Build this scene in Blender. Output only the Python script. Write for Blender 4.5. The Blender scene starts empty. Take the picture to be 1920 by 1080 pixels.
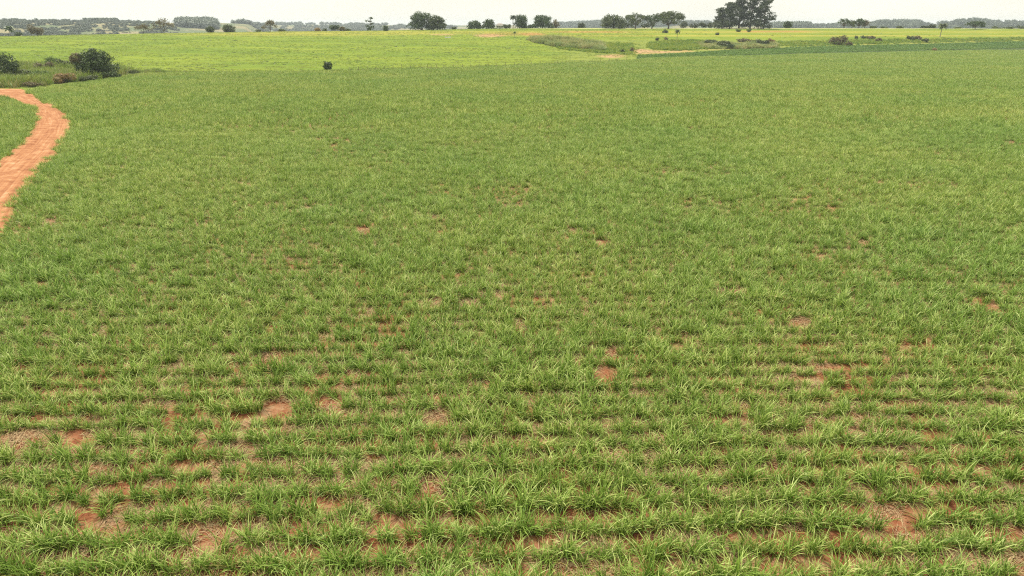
import bpy, math, random
import numpy as np
from mathutils import Vector

# ------------------------------------------------------------------ camera, sky, sun, exposure
S = bpy.context.scene
COL = S.collection
F = 1297.0                      # focal length in pixels of the 1920 px wide photograph
PITCH = math.atan(492.0 / F)
H = 18.0                        # the drone's height over the crop
cam = bpy.data.cameras.new('camera')
cam.sensor_width = 36.0
cam.lens = 36.0 * F / 1920.0
cam.clip_start = 0.5
cam.clip_end = 30000.0
camo = bpy.data.objects.new('camera', cam)
camo.location = (0, 0, H)
camo.rotation_euler = (math.radians(90) - PITCH, 0, 0)
COL.objects.link(camo)
S.camera = camo

SUN_EL, SUN_AZ = math.radians(62), math.radians(-28)      # azimuth from +Y, ahead of the camera and to the left
w = bpy.data.worlds.new('World')
S.world = w
w.use_nodes = True
nt = w.node_tree
nt.nodes.clear()
out = nt.nodes.new('ShaderNodeOutputWorld')
bg = nt.nodes.new('ShaderNodeBackground')
sky = nt.nodes.new('ShaderNodeTexSky')
sky.sky_type = 'NISHITA'
sky.sun_disc = False
sky.sun_elevation = SUN_EL
sky.sun_rotation = SUN_AZ
sky.dust_density = 3.0
mixw = nt.nodes.new('ShaderNodeMix'); mixw.data_type = 'RGBA'
mixw.inputs[7].default_value = (7.3, 7.1, 6.1, 1)        # bright closed cloud cover
tc = nt.nodes.new('ShaderNodeTexCoord')
mp = nt.nodes.new('ShaderNodeMapping'); mp.inputs['Scale'].default_value = (1.2, 1.2, 5)
nz = nt.nodes.new('ShaderNodeTexNoise'); nz.inputs['Scale'].default_value = 2.2; nz.inputs['Detail'].default_value = 5
mr = nt.nodes.new('ShaderNodeMapRange')
mr.inputs[1].default_value = 0.35; mr.inputs[2].default_value = 0.6
mr.inputs[3].default_value = 0.86; mr.inputs[4].default_value = 1.0
L = nt.links.new
L(tc.outputs['Generated'], mp.inputs[0]); L(mp.outputs[0], nz.inputs['Vector']); L(nz.outputs['Fac'], mr.inputs[0])
L(mr.outputs[0], mixw.inputs[0]); L(sky.outputs[0], mixw.inputs[6]); L(mixw.outputs[2], bg.inputs['Color'])
bg.inputs['Strength'].default_value = 0.1
L(bg.outputs[0], out.inputs['Surface'])

sl = bpy.data.lights.new('sun', 'SUN')
sl.energy = 3.6
sl.angle = math.radians(9)
sl.color = (1.0, 0.94, 0.84)
so = bpy.data.objects.new('sun', sl)
so.rotation_euler = (math.radians(90) - SUN_EL, 0, math.radians(180) - SUN_AZ)
so.location = (0, 0, 200)
COL.objects.link(so)

S.view_settings.view_transform = 'Standard'
S.view_settings.look = 'None'
S.view_settings.gamma = 1.0
S.view_settings.exposure = 0.62
S.render.engine = 'CYCLES'
S.cycles.max_bounces = 5
S.cycles.diffuse_bounces = 3
S.cycles.glossy_bounces = 1
S.cycles.transmission_bounces = 3
S.cycles.volume_bounces = 0
S.cycles.use_denoising = False
S.cycles.pixel_filter_type = 'BLACKMAN_HARRIS'
S.cycles.filter_width = 1.15
S.cycles.sample_clamp_indirect = 4

# ------------------------------------------------------------------ numbers
def smooth(t):
    t = np.clip(t, 0, 1)
    return t * t * (3 - 2 * t)

def vnoise(x, y, seed=0):
    x = np.asarray(x, float); y = np.asarray(y, float)
    xi = np.floor(x).astype(np.int64); yi = np.floor(y).astype(np.int64)
    fx = x - xi; fy = y - yi
    fx = fx * fx * (3 - 2 * fx); fy = fy * fy * (3 - 2 * fy)
    def h(a, b):
        n = (a * 374761393 + b * 668265263 + seed * 974634777) & 0xffffffff
        n = ((n ^ (n >> 13)) * 1274126177) & 0xffffffff
        n = n ^ (n >> 16)
        return (n & 0xffff) / 65535.0
    return (h(xi, yi) * (1 - fx) + h(xi + 1, yi) * fx) * (1 - fy) + (h(xi, yi + 1) * (1 - fx) + h(xi + 1, yi + 1) * fx) * fy

def fbm(x, y, seed=0, o=3):
    s = 0; a = 0.5; tot = 0
    for i in range(o):
        s = s + a * vnoise(x * 2 ** i, y * 2 ** i, seed + i * 17); tot += a; a *= 0.5
    return s / tot

def tan_y(py):                                   # downward slope of the sight line through image row py
    v = (540.0 - np.asarray(py, float)) / F
    return (math.sin(PITCH) - v * math.cos(PITCH)) / (math.cos(PITCH) + v * math.sin(PITCH))

def to_px(X, Y, z=0.0):
    d = Y * math.cos(PITCH) + (H - z) * math.sin(PITCH)
    d = np.maximum(d, 1e-3)
    return 960 + F * X / d

def to_py(Y, z):
    d = Y * math.cos(PITCH) + (H - z) * math.sin(PITCH)
    u = Y * math.sin(PITCH) - (H - z) * math.cos(PITCH)
    return 540 - F * u / np.maximum(d, 1e-3)

CREST = ([0, 300, 500, 700, 900, 1000, 1100, 1920], [68, 62.5, 59.5, 57.5, 54, 53, 52.5, 53.5])
CREST_D = ([0, 700, 1100, 1920], [600, 680, 740, 770])
FOOT_D = ([0, 180, 250, 600, 900, 1180, 1560, 1920], [232, 262, 285, 300, 330, 385, 470, 560])
RIDGE = ([-600, 0, 60, 110, 165, 250, 300, 340, 400, 460, 560, 700, 760, 900, 1040, 1060, 1100, 1130, 1300, 1440, 1510, 1600, 1640, 1700, 1760, 1775, 1800, 1830, 1860, 1920, 2500],
         [38, 37, 38.5, 39, 41, 41, 43, 42.5, 42, 45, 46, 46.5, 47.5, 47.5, 47.5, 47, 44.5, 43.5, 46, 46, 45.5, 46.5, 45, 44, 46, 44, 40.5, 40.5, 44, 42.5, 42])
RIDGE_D = ([0, 300, 340, 460, 520, 1000, 1300, 1920], [1900, 2000, 2300, 2500, 4200, 4200, 3400, 3000])

def terrain(X, Y):
    X = np.asarray(X, float); Y = np.asarray(Y, float)
    px = np.clip(np.where(Y > 20, to_px(X, np.maximum(Y, 20)), 960), -600, 2500)
    yc = np.interp(px, *CREST_D); y0 = np.interp(px, *FOOT_D)
    zc = H - yc * tan_y(np.interp(px, *CREST))
    t = (Y - y0) / (yc - y0)
    near = zc * smooth(t) + 0.9 * (fbm(X / 45, Y / 45, 3) - 0.5) * np.clip(t * 4, 0, 1) * np.clip((1.02 - t) * 4, 0, 1)
    back = np.maximum(zc - 0.045 * (Y - yc), -24)
    yr = np.interp(px, *RIDGE_D)
    zr = H - yr * tan_y(np.interp(px, *RIDGE))
    k = (Y - 0.52 * yr) / (0.48 * yr)
    far = back + (zr - back) * smooth(k)
    far = np.where(Y > yr, zr - 0.016 * (Y - yr), far)
    far = far + 7 * (fbm(X / 210, Y / 210, 9) - 0.5) * np.clip((Y - 1000) / 400, 0, 1) * np.clip((yr * 0.97 - Y) / 200, 0, 1)
    z = np.where(Y < yc, near, far)
    return np.where(Y < 150, 0.0, z)

def ground(px, py, near=10, far=900):            # where the sight line of a photo pixel meets the ground
    px = np.atleast_1d(np.asarray(px, float)); py = np.atleast_1d(np.asarray(py, float))
    t = tan_y(py)
    ys = np.concatenate([np.arange(near, 150, 0.5), np.arange(150, far, 0.5)])
    out = np.zeros((len(px), 3))
    for i in range(len(px)):
        z = H - ys * t[i]
        d = ys * math.cos(PITCH) + (H - z) * math.sin(PITCH)
        X = (px[i] - 960) / F * d
        g = terrain(X, ys)
        hit = np.nonzero(z <= g)[0]
        k = hit[0] if len(hit) else len(ys) - 1
        out[i] = (X[k], ys[k], g[k])
    return out

def flat(pts):
    a = np.array(pts, float)
    t = np.maximum(tan_y(a[:, 1]), 0.012)
    Y = H / t
    d = Y * math.cos(PITCH) + H * math.sin(PITCH)
    return np.stack([(a[:, 0] - 960) / F * d, Y], 1)

def inside(P, X, Y):
    r = np.zeros(X.shape, bool)
    n = len(P)
    for i in range(n):
        x1, y1 = P[i]; x2, y2 = P[(i + 1) % n]
        if y1 == y2: continue
        c = ((y1 > Y) != (y2 > Y)) & (X < (x2 - x1) * (Y - y1) / (y2 - y1) + x1)
        r ^= c
    return r

# ------------------------------------------------------------------ mesh and tag helpers
def tag(o, label=None, cat=None, group=None, kind=None):
    if label: o['label'] = label
    if cat: o['category'] = cat
    if group: o['group'] = group
    if kind: o['kind'] = kind
    return o

def mesh(name, V, faces, mat=None, attrs=None, smooth_=False):
    me = bpy.data.meshes.new(name)
    V = np.asarray(V, np.float32)
    if isinstance(faces, np.ndarray):
        nf, k = faces.shape
        me.vertices.add(len(V)); me.vertices.foreach_set('co', V.ravel())
        me.loops.add(nf * k); me.loops.foreach_set('vertex_index', faces.ravel().astype(np.int32))
        me.polygons.add(nf)
        me.polygons.foreach_set('loop_start', np.arange(0, nf * k, k, dtype=np.int32))
        me.polygons.foreach_set('loop_total', np.full(nf, k, np.int32))
        me.update(calc_edges=True)
    else:
        me.from_pydata(V.tolist(), [], faces)
    if smooth_:
        me.polygons.foreach_set('use_smooth', np.ones(len(me.polygons), bool))
    if attrs:
        for n, (typ, dom, data) in attrs.items():
            a = me.attributes.new(n, typ, dom)
            key = {'FLOAT': 'value', 'INT': 'value', 'FLOAT_VECTOR': 'vector', 'FLOAT_COLOR': 'color'}[typ]
            a.data.foreach_set(key, np.asarray(data).ravel())
    if mat: me.materials.append(mat)
    return me

def link(name, me, parent=None, loc=(0, 0, 0), rz=0):
    o = bpy.data.objects.new(name, me)
    o.location = loc; o.rotation_euler = (0, 0, rz)
    COL.objects.link(o)
    if parent: o.parent = parent
    return o

class MB:
    def __init__(self): self.V = []; self.F = []; self.n = 0; self.A = []
    def add(self, V, Fs, a=0.5):
        V = np.asarray(V, float)
        self.V.append(V); self.F += [tuple(i + self.n for i in f) for f in Fs]; self.n += len(V)
        self.A.append(np.full(len(V), a) if np.isscalar(a) else np.asarray(a))
    def box(self, c, s, rz=0):
        x, y, z = s[0] / 2, s[1] / 2, s[2] / 2
        v = np.array([(-x, -y, -z), (x, -y, -z), (x, y, -z), (-x, y, -z), (-x, -y, z), (x, -y, z), (x, y, z), (-x, y, z)])
        ca, sa = math.cos(rz), math.sin(rz)
        v = np.stack([v[:, 0] * ca - v[:, 1] * sa, v[:, 0] * sa + v[:, 1] * ca, v[:, 2]], 1) + np.array(c)
        self.add(v, [(0, 3, 2, 1), (4, 5, 6, 7), (0, 1, 5, 4), (1, 2, 6, 5), (2, 3, 7, 6), (3, 0, 4, 7)])
    def tube(self, pts, rad, k=6):
        pts = [Vector(p) for p in pts]
        V = []
        for i, p in enumerate(pts):
            d = (pts[min(i + 1, len(pts) - 1)] - pts[max(i - 1, 0)]).normalized()
            a = d.cross(Vector((0.13, 0.97, 0.2)))
            if a.length < 0.05: a = d.cross(Vector((1, 0, 0)))
            a.normalize(); b = d.cross(a)
            for j in range(k):
                q = 2 * math.pi * j / k
                V.append(tuple(p + (a * math.cos(q) + b * math.sin(q)) * rad[i]))
        Fs = []
        for i in range(len(pts) - 1):
            for j in range(k):
                Fs.append((i * k + j, i * k + (j + 1) % k, (i + 1) * k + (j + 1) % k, (i + 1) * k + j))
        Fs.append(tuple(range(k - 1, -1, -1))); Fs.append(tuple((len(pts) - 1) * k + j for j in range(k)))
        self.add(V, Fs)
    def mesh(self, name, mat):
        me = mesh(name, np.concatenate(self.V), self.F, mat, {'k': ('FLOAT', 'POINT', np.concatenate(self.A))})
        return me

# ------------------------------------------------------------------ materials
def mat_new(name):
    m = bpy.data.materials.new(name); m.use_nodes = True
    n = m.node_tree.nodes; n.clear()
    o = n.new('ShaderNodeOutputMaterial')
    return m, m.node_tree, o

def ramp(nt, stops, interp='LINEAR'):
    r = nt.nodes.new('ShaderNodeValToRGB'); r.color_ramp.interpolation = interp
    e = r.color_ramp.elements
    e[0].position = stops[0][0]; e[0].color = (*stops[0][1], 1)
    e[1].position = stops[-1][0]; e[1].color = (*stops[-1][1], 1)
    for p, c in stops[1:-1]:
        x = e.new(p); x.color = (*c, 1)
    return r

def leaf_material(name, stops, patch=None, rough=0.5, spec=0.3, trans=0.3, inst=True, pscale=0.03, vary=0.25):
    """colour from the leaf's own random value k, leaning with the plant (instance random) and the stand (noise on place)"""
    m, nt, o = mat_new(name)
    N, LK = nt.nodes.new, nt.links.new
    at = N('ShaderNodeAttribute'); at.attribute_name = 'k'
    info = N('ShaderNodeObjectInfo')
    r = ramp(nt, stops)
    if inst:
        ma = N('ShaderNodeMath'); ma.operation = 'MULTIPLY_ADD'
        ma.inputs[1].default_value = vary; LK(info.outputs['Random'], ma.inputs[0])
        sub = N('ShaderNodeMath'); sub.operation = 'SUBTRACT'; sub.inputs[1].default_value = vary / 2
        LK(at.outputs['Fac'], ma.inputs[2]); LK(ma.outputs[0], sub.inputs[0]); LK(sub.outputs[0], r.inputs[0])
    else:
        LK(at.outputs['Fac'], r.inputs[0])
    col = r.outputs[0]
    if patch:
        n1 = N('ShaderNodeTexNoise'); n1.inputs['Scale'].default_value = pscale; n1.inputs['Detail'].default_value = 4
        n1.inputs['Roughness'].default_value = 0.65
        LK(info.outputs['Location'], n1.inputs['Vector'])
        mr = N('ShaderNodeMapRange'); mr.inputs[1].default_value = 0.38; mr.inputs[2].default_value = 0.64
        LK(n1.outputs['Fac'], mr.inputs[0])
        mx = N('ShaderNodeMix'); mx.data_type = 'RGBA'; mx.blend_type = 'MULTIPLY'
        mx.inputs[0].default_value = 1.0
        rr = ramp(nt, [(0, patch[0]), (1, patch[1])])
        LK(mr.outputs[0], rr.inputs[0]); LK(col, mx.inputs[6]); LK(rr.outputs[0], mx.inputs[7])
        col = mx.outputs[2]
    p = N('ShaderNodeBsdfPrincipled'); p.inputs['Roughness'].default_value = rough
    p.inputs['Specular IOR Level'].default_value = spec
    LK(col, p.inputs['Base Color'])
    tr = N('ShaderNodeBsdfTranslucent'); LK(col, tr.inputs['Color'])
    ms = N('ShaderNodeMixShader'); ms.inputs[0].default_value = trans
    LK(p.outputs[0], ms.inputs[1]); LK(tr.outputs[0], ms.inputs[2]); LK(ms.outputs[0], o.inputs['Surface'])
    return m

def plain(name, c, rough=0.8, var=0.15, scale=2.0):
    m, nt, o = mat_new(name)
    N, LK = nt.nodes.new, nt.links.new
    p = N('ShaderNodeBsdfPrincipled'); p.inputs['Roughness'].default_value = rough
    tcn = N('ShaderNodeTexCoord')
    n1 = N('ShaderNodeTexNoise'); n1.inputs['Scale'].default_value = scale; n1.inputs['Detail'].default_value = 4
    LK(tcn.outputs['Object'], n1.inputs['Vector'])
    r = ramp(nt, [(0.3, tuple(x * (1 - var) for x in c)), (0.7, tuple(min(1, x * (1 + var)) for x in c))])
    LK(n1.outputs['Fac'], r.inputs[0]); LK(r.outputs[0], p.inputs['Base Color']); LK(p.outputs[0], o.inputs['Surface'])
    return m

def soil_material(name, stops, scale=0.5, tracks=False):
    m, nt, o = mat_new(name)
    N, LK = nt.nodes.new, nt.links.new
    g = N('ShaderNodeNewGeometry')
    n1 = N('ShaderNodeTexNoise'); n1.inputs['Scale'].default_value = scale; n1.inputs['Detail'].default_value = 7
    n1.inputs['Roughness'].default_value = 0.68
    LK(g.outputs['Position'], n1.inputs['Vector'])
    fac = n1.outputs['Fac']
    if tracks:
        at = N('ShaderNodeAttribute'); at.attribute_name = 'across'
        cb = N('ShaderNodeCombineXYZ'); al = N('ShaderNodeAttribute'); al.attribute_name = 'along'
        m1 = N('ShaderNodeMath'); m1.operation = 'MULTIPLY'; m1.inputs[1].default_value = 16
        m2 = N('ShaderNodeMath'); m2.operation = 'MULTIPLY'; m2.inputs[1].default_value = 0.06
        LK(at.outputs['Fac'], m1.inputs[0]); LK(al.outputs['Fac'], m2.inputs[0]); LK(m1.outputs[0], cb.inputs[0]); LK(m2.outputs[0], cb.inputs[1])
        n2 = N('ShaderNodeTexNoise'); n2.inputs['Scale'].default_value = 1.0; n2.inputs['Detail'].default_value = 4
        LK(cb.outputs[0], n2.inputs['Vector'])
        mm = N('ShaderNodeMix'); mm.data_type = 'FLOAT'; mm.inputs[0].default_value = 0.42
        LK(n1.outputs['Fac'], mm.inputs[2]); LK(n2.outputs['Fac'], mm.inputs[3]); fac = mm.outputs[0]
    r = ramp(nt, stops); LK(fac, r.inputs[0])
    p = N('ShaderNodeBsdfPrincipled'); p.inputs['Roughness'].default_value = 0.95; p.inputs['Specular IOR Level'].default_value = 0.1
    LK(r.outputs[0], p.inputs['Base Color'])
    b = N('ShaderNodeBump'); b.inputs['Distance'].default_value = 0.25; b.inputs['Strength'].default_value = 0.9
    n3 = N('ShaderNodeTexNoise'); n3.inputs['Scale'].default_value = 2.2; n3.inputs['Detail'].default_value = 6
    LK(g.outputs['Position'], n3.inputs['Vector'])
    ad = N('ShaderNodeMath'); ad.operation = 'ADD'; LK(fac, ad.inputs[0]); LK(n3.outputs['Fac'], ad.inputs[1])
    LK(ad.outputs[0], b.inputs['Height']); LK(b.outputs[0], p.inputs['Normal'])
    LK(p.outputs[0], o.inputs['Surface'])
    return m

M = {}
M['cane'] = leaf_material('cane_leaf', [(0.0, (0.42, 0.31, 0.13)), (0.10, (0.32, 0.28, 0.09)), (0.16, (0.075, 0.125, 0.018)), (0.50, (0.13, 0.215, 0.032)), (0.72, (0.225, 0.335, 0.065)), (0.86, (0.37, 0.47, 0.13)), (1.0, (0.57, 0.62, 0.27))],
                          patch=((0.94, 1.04, 0.84), (1.22, 1.17, 1.02)), rough=0.5, spec=0.25, trans=0.33)
M['strip'] = leaf_material('dark_crop_leaf', [(0.0, (0.10, 0.185, 0.035)), (1.0, (0.20, 0.32, 0.065))], patch=((0.85, 0.9, 0.85), (1.2, 1.1, 1.1)), trans=0.2)
M['straw'] = leaf_material('straw', [(0.0, (0.26, 0.17, 0.09)), (1.0, (0.46, 0.34, 0.19))], trans=0.1, rough=0.8, spec=0.1)
M['pasture_tuft'] = leaf_material('pasture_leaf', [(0.0, (0.17, 0.23, 0.028)), (1.0, (0.28, 0.34, 0.04))], patch=((0.72, 0.86, 0.8), (1.12, 1.02, 1.0)), pscale=0.02, trans=0.3)
M['weed'] = leaf_material('weed_leaf', [(0.0, (0.07, 0.11, 0.02)), (1.0, (0.14, 0.19, 0.04))], trans=0.2)
M['tall'] = leaf_material('tall_grass_leaf', [(0.0, (0.34, 0.28, 0.13)), (0.2, (0.26, 0.28, 0.09)), (0.45, (0.14, 0.22, 0.045)), (1.0, (0.32, 0.41, 0.08))], patch=((0.8, 0.9, 0.7), (1.2, 1.05, 1.1)), vary=0.9, pscale=0.12, trans=0.25)
M['dry'] = leaf_material('dry_brush_leaf', [(0.0, (0.50, 0.46, 0.22)), (0.5, (0.36, 0.39, 0.15)), (1.0, (0.20, 0.27, 0.07))], patch=((0.7, 0.85, 0.7), (1.2, 1.05, 1.1)), vary=0.9, pscale=0.1, trans=0.25)
M['bankg'] = leaf_material('bank_grass_leaf', [(0.0, (0.11, 0.20, 0.03)), (0.6, (0.21, 0.33, 0.045)), (1.0, (0.40, 0.42, 0.06))], patch=((0.8, 0.9, 0.7), (1.25, 1.1, 1.1)), vary=0.7, pscale=0.05, trans=0.25)
M['wood'] = leaf_material('wood_leaf', [(0.0, (0.045, 0.07, 0.03)), (1.0, (0.10, 0.135, 0.06))], vary=0.6, trans=0.1)
def crown_mat(name, a, b, **k): return leaf_material(name, [(0.0, a), (1.0, b)], inst=False, **k)
M['dark'] = crown_mat('dark_green_leaf', (0.034, 0.062, 0.012), (0.090, 0.145, 0.028), trans=0.15)
M['olive'] = crown_mat('olive_leaf', (0.05, 0.072, 0.018), (0.135, 0.17, 0.045), trans=0.2)
M['pine'] = crown_mat('pine_leaf', (0.028, 0.046, 0.014), (0.075, 0.10, 0.032), trans=0.12)
M['fresh'] = crown_mat('fresh_leaf', (0.07, 0.12, 0.02), (0.16, 0.24, 0.045), trans=0.2)
M['brown'] = crown_mat('brown_leaf', (0.105, 0.088, 0.036), (0.225, 0.19, 0.08), trans=0.2)
M['ochre'] = crown_mat('ochre_leaf', (0.24, 0.17, 0.07), (0.40, 0.28, 0.11), trans=0.2)
M['bark'] = plain('bark', (0.11, 0.085, 0.06), 0.9, 0.35, 1.5)
M['palebark'] = plain('pale_bark', (0.26, 0.22, 0.17), 0.9, 0.3, 1.5)
M['white'] = plain('white_paint', (0.82, 0.80, 0.74), 0.7, 0.06, 0.8)
M['roof'] = plain('roof_tiles', (0.30, 0.27, 0.25), 0.8, 0.2, 3)
M['pane'] = plain('dark_pane', (0.05, 0.055, 0.06), 0.2, 0.1)
M['post'] = plain('post_wood', (0.16, 0.12, 0.085), 0.9, 0.3, 5)
M['wire'] = plain('wire', (0.25, 0.24, 0.23), 0.5, 0.1)
M['trough'] = plain('white_trough', (0.78, 0.77, 0.74), 0.6, 0.08)
M['soil'] = soil_material('red_soil', [(0.32, (0.12, 0.042, 0.022)), (0.45, (0.22, 0.08, 0.038)), (0.54, (0.28, 0.145, 0.075)), (0.68, (0.35, 0.235, 0.14))], 0.7)
M['road'] = soil_material('dirt_road', [(0.36, (0.22, 0.085, 0.038)), (0.47, (0.33, 0.145, 0.066)), (0.56, (0.40, 0.20, 0.095)), (0.66, (0.50, 0.30, 0.17))], 0.5, tracks=True)

# ------------------------------------------------------------------ ground sheet with its crops and grass colours
def ground_colour(X, Y, Z):
    px = to_px(X, Y, Z); py = to_py(Y, Z)
    n = fbm(X / 60, Y / 22, 5); n2 = fbm(X / 14, Y / 14, 8)
    C = np.zeros((len(X), 3))
    grass = np.array([0.175, 0.225, 0.026]); deep = np.array([0.125, 0.185, 0.022]); gold = np.array([0.32, 0.28, 0.05])
    olive = np.array([0.22, 0.24, 0.05]); rust = np.array([0.38, 0.18, 0.07]); pale = np.array([0.38, 0.38, 0.16])
    strip_g = np.array([0.085, 0.17, 0.05]); bank = np.array([0.19, 0.22, 0.045]); pink = np.array([0.42, 0.25, 0.14])
    def blend(C, col, wgt):
        return C * (1 - wgt[:, None]) + col * wgt[:, None]
    def band(v, a, b, e): return smooth((v - a) / e + 0.5) * smooth((b - v) / e + 0.5)
    def ell(cx, cy, rx, ry): return smooth(1.4 - 1.2 * np.sqrt(((px - cx) / rx) ** 2 + ((py - cy) / ry) ** 2) + (n2 - 0.5) * 0.8)
    C[:] = grass
    C = blend(C, deep, smooth((n - 0.42) / 0.25) * 0.7)
    C = blend(C, gold, band(py, 58, 67 - 4 * smooth((px - 600) / 400), 3) * 0.6 * smooth((px - 200) / 300) * smooth((1050 - px) / 100))
    right = smooth((px - 930) / 120)
    C = blend(C, pale, band(py, 50, 54.2, 1.0) * right * 0.9)
    C = blend(C, gold, band(py, 57.5, 62.5, 2) * right * (0.55 + 0.6 * (n - 0.5)))
    C = blend(C, rust, band(py, 57.5, 60.5, 1.4) * smooth((px - 1370) / 40) * smooth((1560 - px) / 80) * 0.6)
    C = blend(C, rust, band(py, 58, 61.5, 1.6) * smooth((px - 1010) / 60) * smooth((1200 - px) / 60) * 0.5)
    C = blend(C, gold, band(py, 65.5, 68.5, 1.5) * right * 0.7)
    C = blend(C, pink, ell(915, 67, 32, 4) * 0.9); C = blend(C, rust, ell(1000, 64, 26, 4) * 0.7); C = blend(C, rust, ell(950, 64, 70, 4) * 0.35)
    C = blend(C, pink, ell(830, 65, 28, 2.2) * 0.6)
    onbank = smooth((px - 1010) / 80) * smooth((py - 73 + 0.0) / 4)
    C = blend(C, bank, onbank * 0.8)
    C = blend(C, pink, ell(1195, 96, 50, 5) * 0.95); C = blend(C, pink, ell(1150, 105, 32, 4) * 0.9)
    edge = np.interp(px, [1180, 1400, 1560, 1750, 1920], [103, 92.5, 86, 82, 77])
    C = blend(C, pink, band(py, edge - 4, edge, 2.5) * smooth((px - 1190) / 40) * (0.75 - 0.6 * smooth((px - 1240) / 120)) * smooth((n2 - 0.32) / 0.25))
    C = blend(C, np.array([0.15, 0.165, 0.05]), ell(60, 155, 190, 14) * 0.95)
    far = smooth((Y - 900) / 250)
    hk = smooth((fbm(X / 60, Y / 90, 21, 4) - 0.44) / 0.2)[:, None]; hillc = np.array([0.25, 0.215, 0.115]) * hk + np.array([0.115, 0.145, 0.07]) * (1 - hk)
    C = blend(C, hillc, far)
    C = blend(C, strip_g * 0.8, inside(STRIP, X, Y).astype(float))
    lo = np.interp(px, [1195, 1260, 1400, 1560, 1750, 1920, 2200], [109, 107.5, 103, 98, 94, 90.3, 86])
    C = blend(C, np.array([0.06, 0.085, 0.03]), band(py, lo - 0.6, lo + 4, 0.8) * (px > 1195))  # ditch grass, with the ditch's dark shadow line painted into its colour
    return C

def strip_sheet():
    px = np.linspace(1195, 2200, 90)
    lo = np.interp(px, [1195, 1260, 1400, 1560, 1750, 1920, 2200], [109, 107.5, 103, 98, 94, 90.3, 86])
    hi = np.interp(px, [1195, 1400, 1560, 1750, 1920, 2200], [104, 92.5, 86, 82, 77.5, 74])
    G0 = ground(px, lo); G1 = ground(px, hi)
    return G0, G1
G0, G1 = strip_sheet()
SP = np.concatenate([G0[:, :2], G1[::-1, :2]])
STRIP = SP
ang = np.concatenate([np.linspace(-180, -60, 13), np.arange(-50, 50.01, 0.2), np.linspace(60, 170, 12)])
rad = np.concatenate([np.arange(4, 200, 8), np.arange(200, 860, 2.5), np.geomspace(870, 6400, 70)])
A = np.radians(ang)
YY = np.outer(rad, np.cos(A)); XX = np.outer(rad, np.sin(A))
far_ang = np.abs(ang) > 55
ZZ = terrain(XX, YY); ZZ[:, far_ang] = 0
nr, na = XX.shape
V = np.stack([XX.ravel(), YY.ravel(), ZZ.ravel()], 1)
i, j = np.meshgrid(np.arange(nr - 1), np.arange(na), indexing='ij'); j2 = (j + 1) % na
Q = np.stack([(i * na + j), (i * na + j2), ((i + 1) * na + j2), ((i + 1) * na + j)], -1).reshape(-1, 4)[:, ::-1]
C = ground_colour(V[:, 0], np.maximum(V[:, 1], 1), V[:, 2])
C = np.concatenate([C, np.ones((len(C), 1))], 1)

m, nt, o = mat_new('grassland')
N, LK = nt.nodes.new, nt.links.new
at = N('ShaderNodeAttribute'); at.attribute_name = 'land'
g = N('ShaderNodeNewGeometry')
mpn = N('ShaderNodeMapping'); mpn.inputs['Scale'].default_value = (0.05, 0.11, 0.1)
LK(g.outputs['Position'], mpn.inputs[0])
n1 = N('ShaderNodeTexNoise'); n1.inputs['Scale'].default_value = 1; n1.inputs['Detail'].default_value = 9; n1.inputs['Roughness'].default_value = 0.72
LK(mpn.outputs[0], n1.inputs['Vector'])
r = ramp(nt, [(0.33, (0.72, 0.82, 0.75)), (0.5, (0.98, 1.0, 1.0)), (0.66, (1.16, 1.10, 1.1))]); LK(n1.outputs['Fac'], r.inputs[0])
mx = N('ShaderNodeMix'); mx.data_type = 'RGBA'; mx.blend_type = 'MULTIPLY'; mx.inputs[0].default_value = 1
LK(at.outputs['Color'], mx.inputs[6]); LK(r.outputs[0], mx.inputs[7])
p = N('ShaderNodeBsdfPrincipled'); p.inputs['Roughness'].default_value = 0.95; p.inputs['Specular IOR Level'].default_value = 0.05
LK(mx.outputs[2], p.inputs['Base Color'])
b = N('ShaderNodeBump'); b.inputs['Distance'].default_value = 0.5; b.inputs['Strength'].default_value = 0.5
LK(n1.outputs['Fac'], b.inputs['Height']); LK(b.outputs[0], p.inputs['Normal']); LK(p.outputs[0], o.inputs['Surface'])
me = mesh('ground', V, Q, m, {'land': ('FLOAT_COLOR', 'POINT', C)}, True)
tag(link('ground', me), 'bright yellow green pasture rising to a low crest', kind='structure')

# ------------------------------------------------------------------ crop land and dirt road
FIELD = flat([(3, 452), (25, 394), (64, 333), (100, 290), (122, 250), (129, 233), (119, 213), (72, 188), (46, 172), (78, 168), (125, 160), (200, 151), (246, 140), (420, 137), (600, 136), (760, 131),
              (900, 128), (1050, 121), (1180, 115), (1215, 110), (1400, 106), (1560, 101.5), (1750, 97), (1920, 93.5), (2150, 89), (2500, 400), (2600, 1150), (-300, 1150), (-160, 800), (-60, 570)])
PATCH = flat([(-260, 181), (-100, 184), (0, 184), (28, 189), (62, 205), (73, 219), (69, 243), (42, 274), (4, 302), (-60, 356), (-260, 560)])
def poly_sheet(name, P, z, mat, label):
    import bmesh
    from mathutils.geometry import tessellate_polygon
    pts = []
    for a in range(len(P)):
        p0, p1 = P[a], P[(a + 1) % len(P)]
        n = max(1, int(np.hypot(*(p1 - p0)) / 6))
        for k in range(n):
            pts.append(p0 + (p1 - p0) * k / n)
    V3 = [Vector((q[0], q[1], z)) for q in pts]
    tris = tessellate_polygon([V3])
    me = mesh(name, [tuple(v) for v in V3], [tuple(t) for t in tris], mat)
    me.update()
    if me.polygons[0].normal.z < 0: me.flip_normals()
    return tag(link(name, me), label, kind='structure')
poly_sheet('field_soil', FIELD, 0.02, M['soil'], 'red soil under the rows of sugarcane')
poly_sheet('field_soil', PATCH, 0.02, M['soil'], 'red soil under the small cane patch left of the road')

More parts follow.
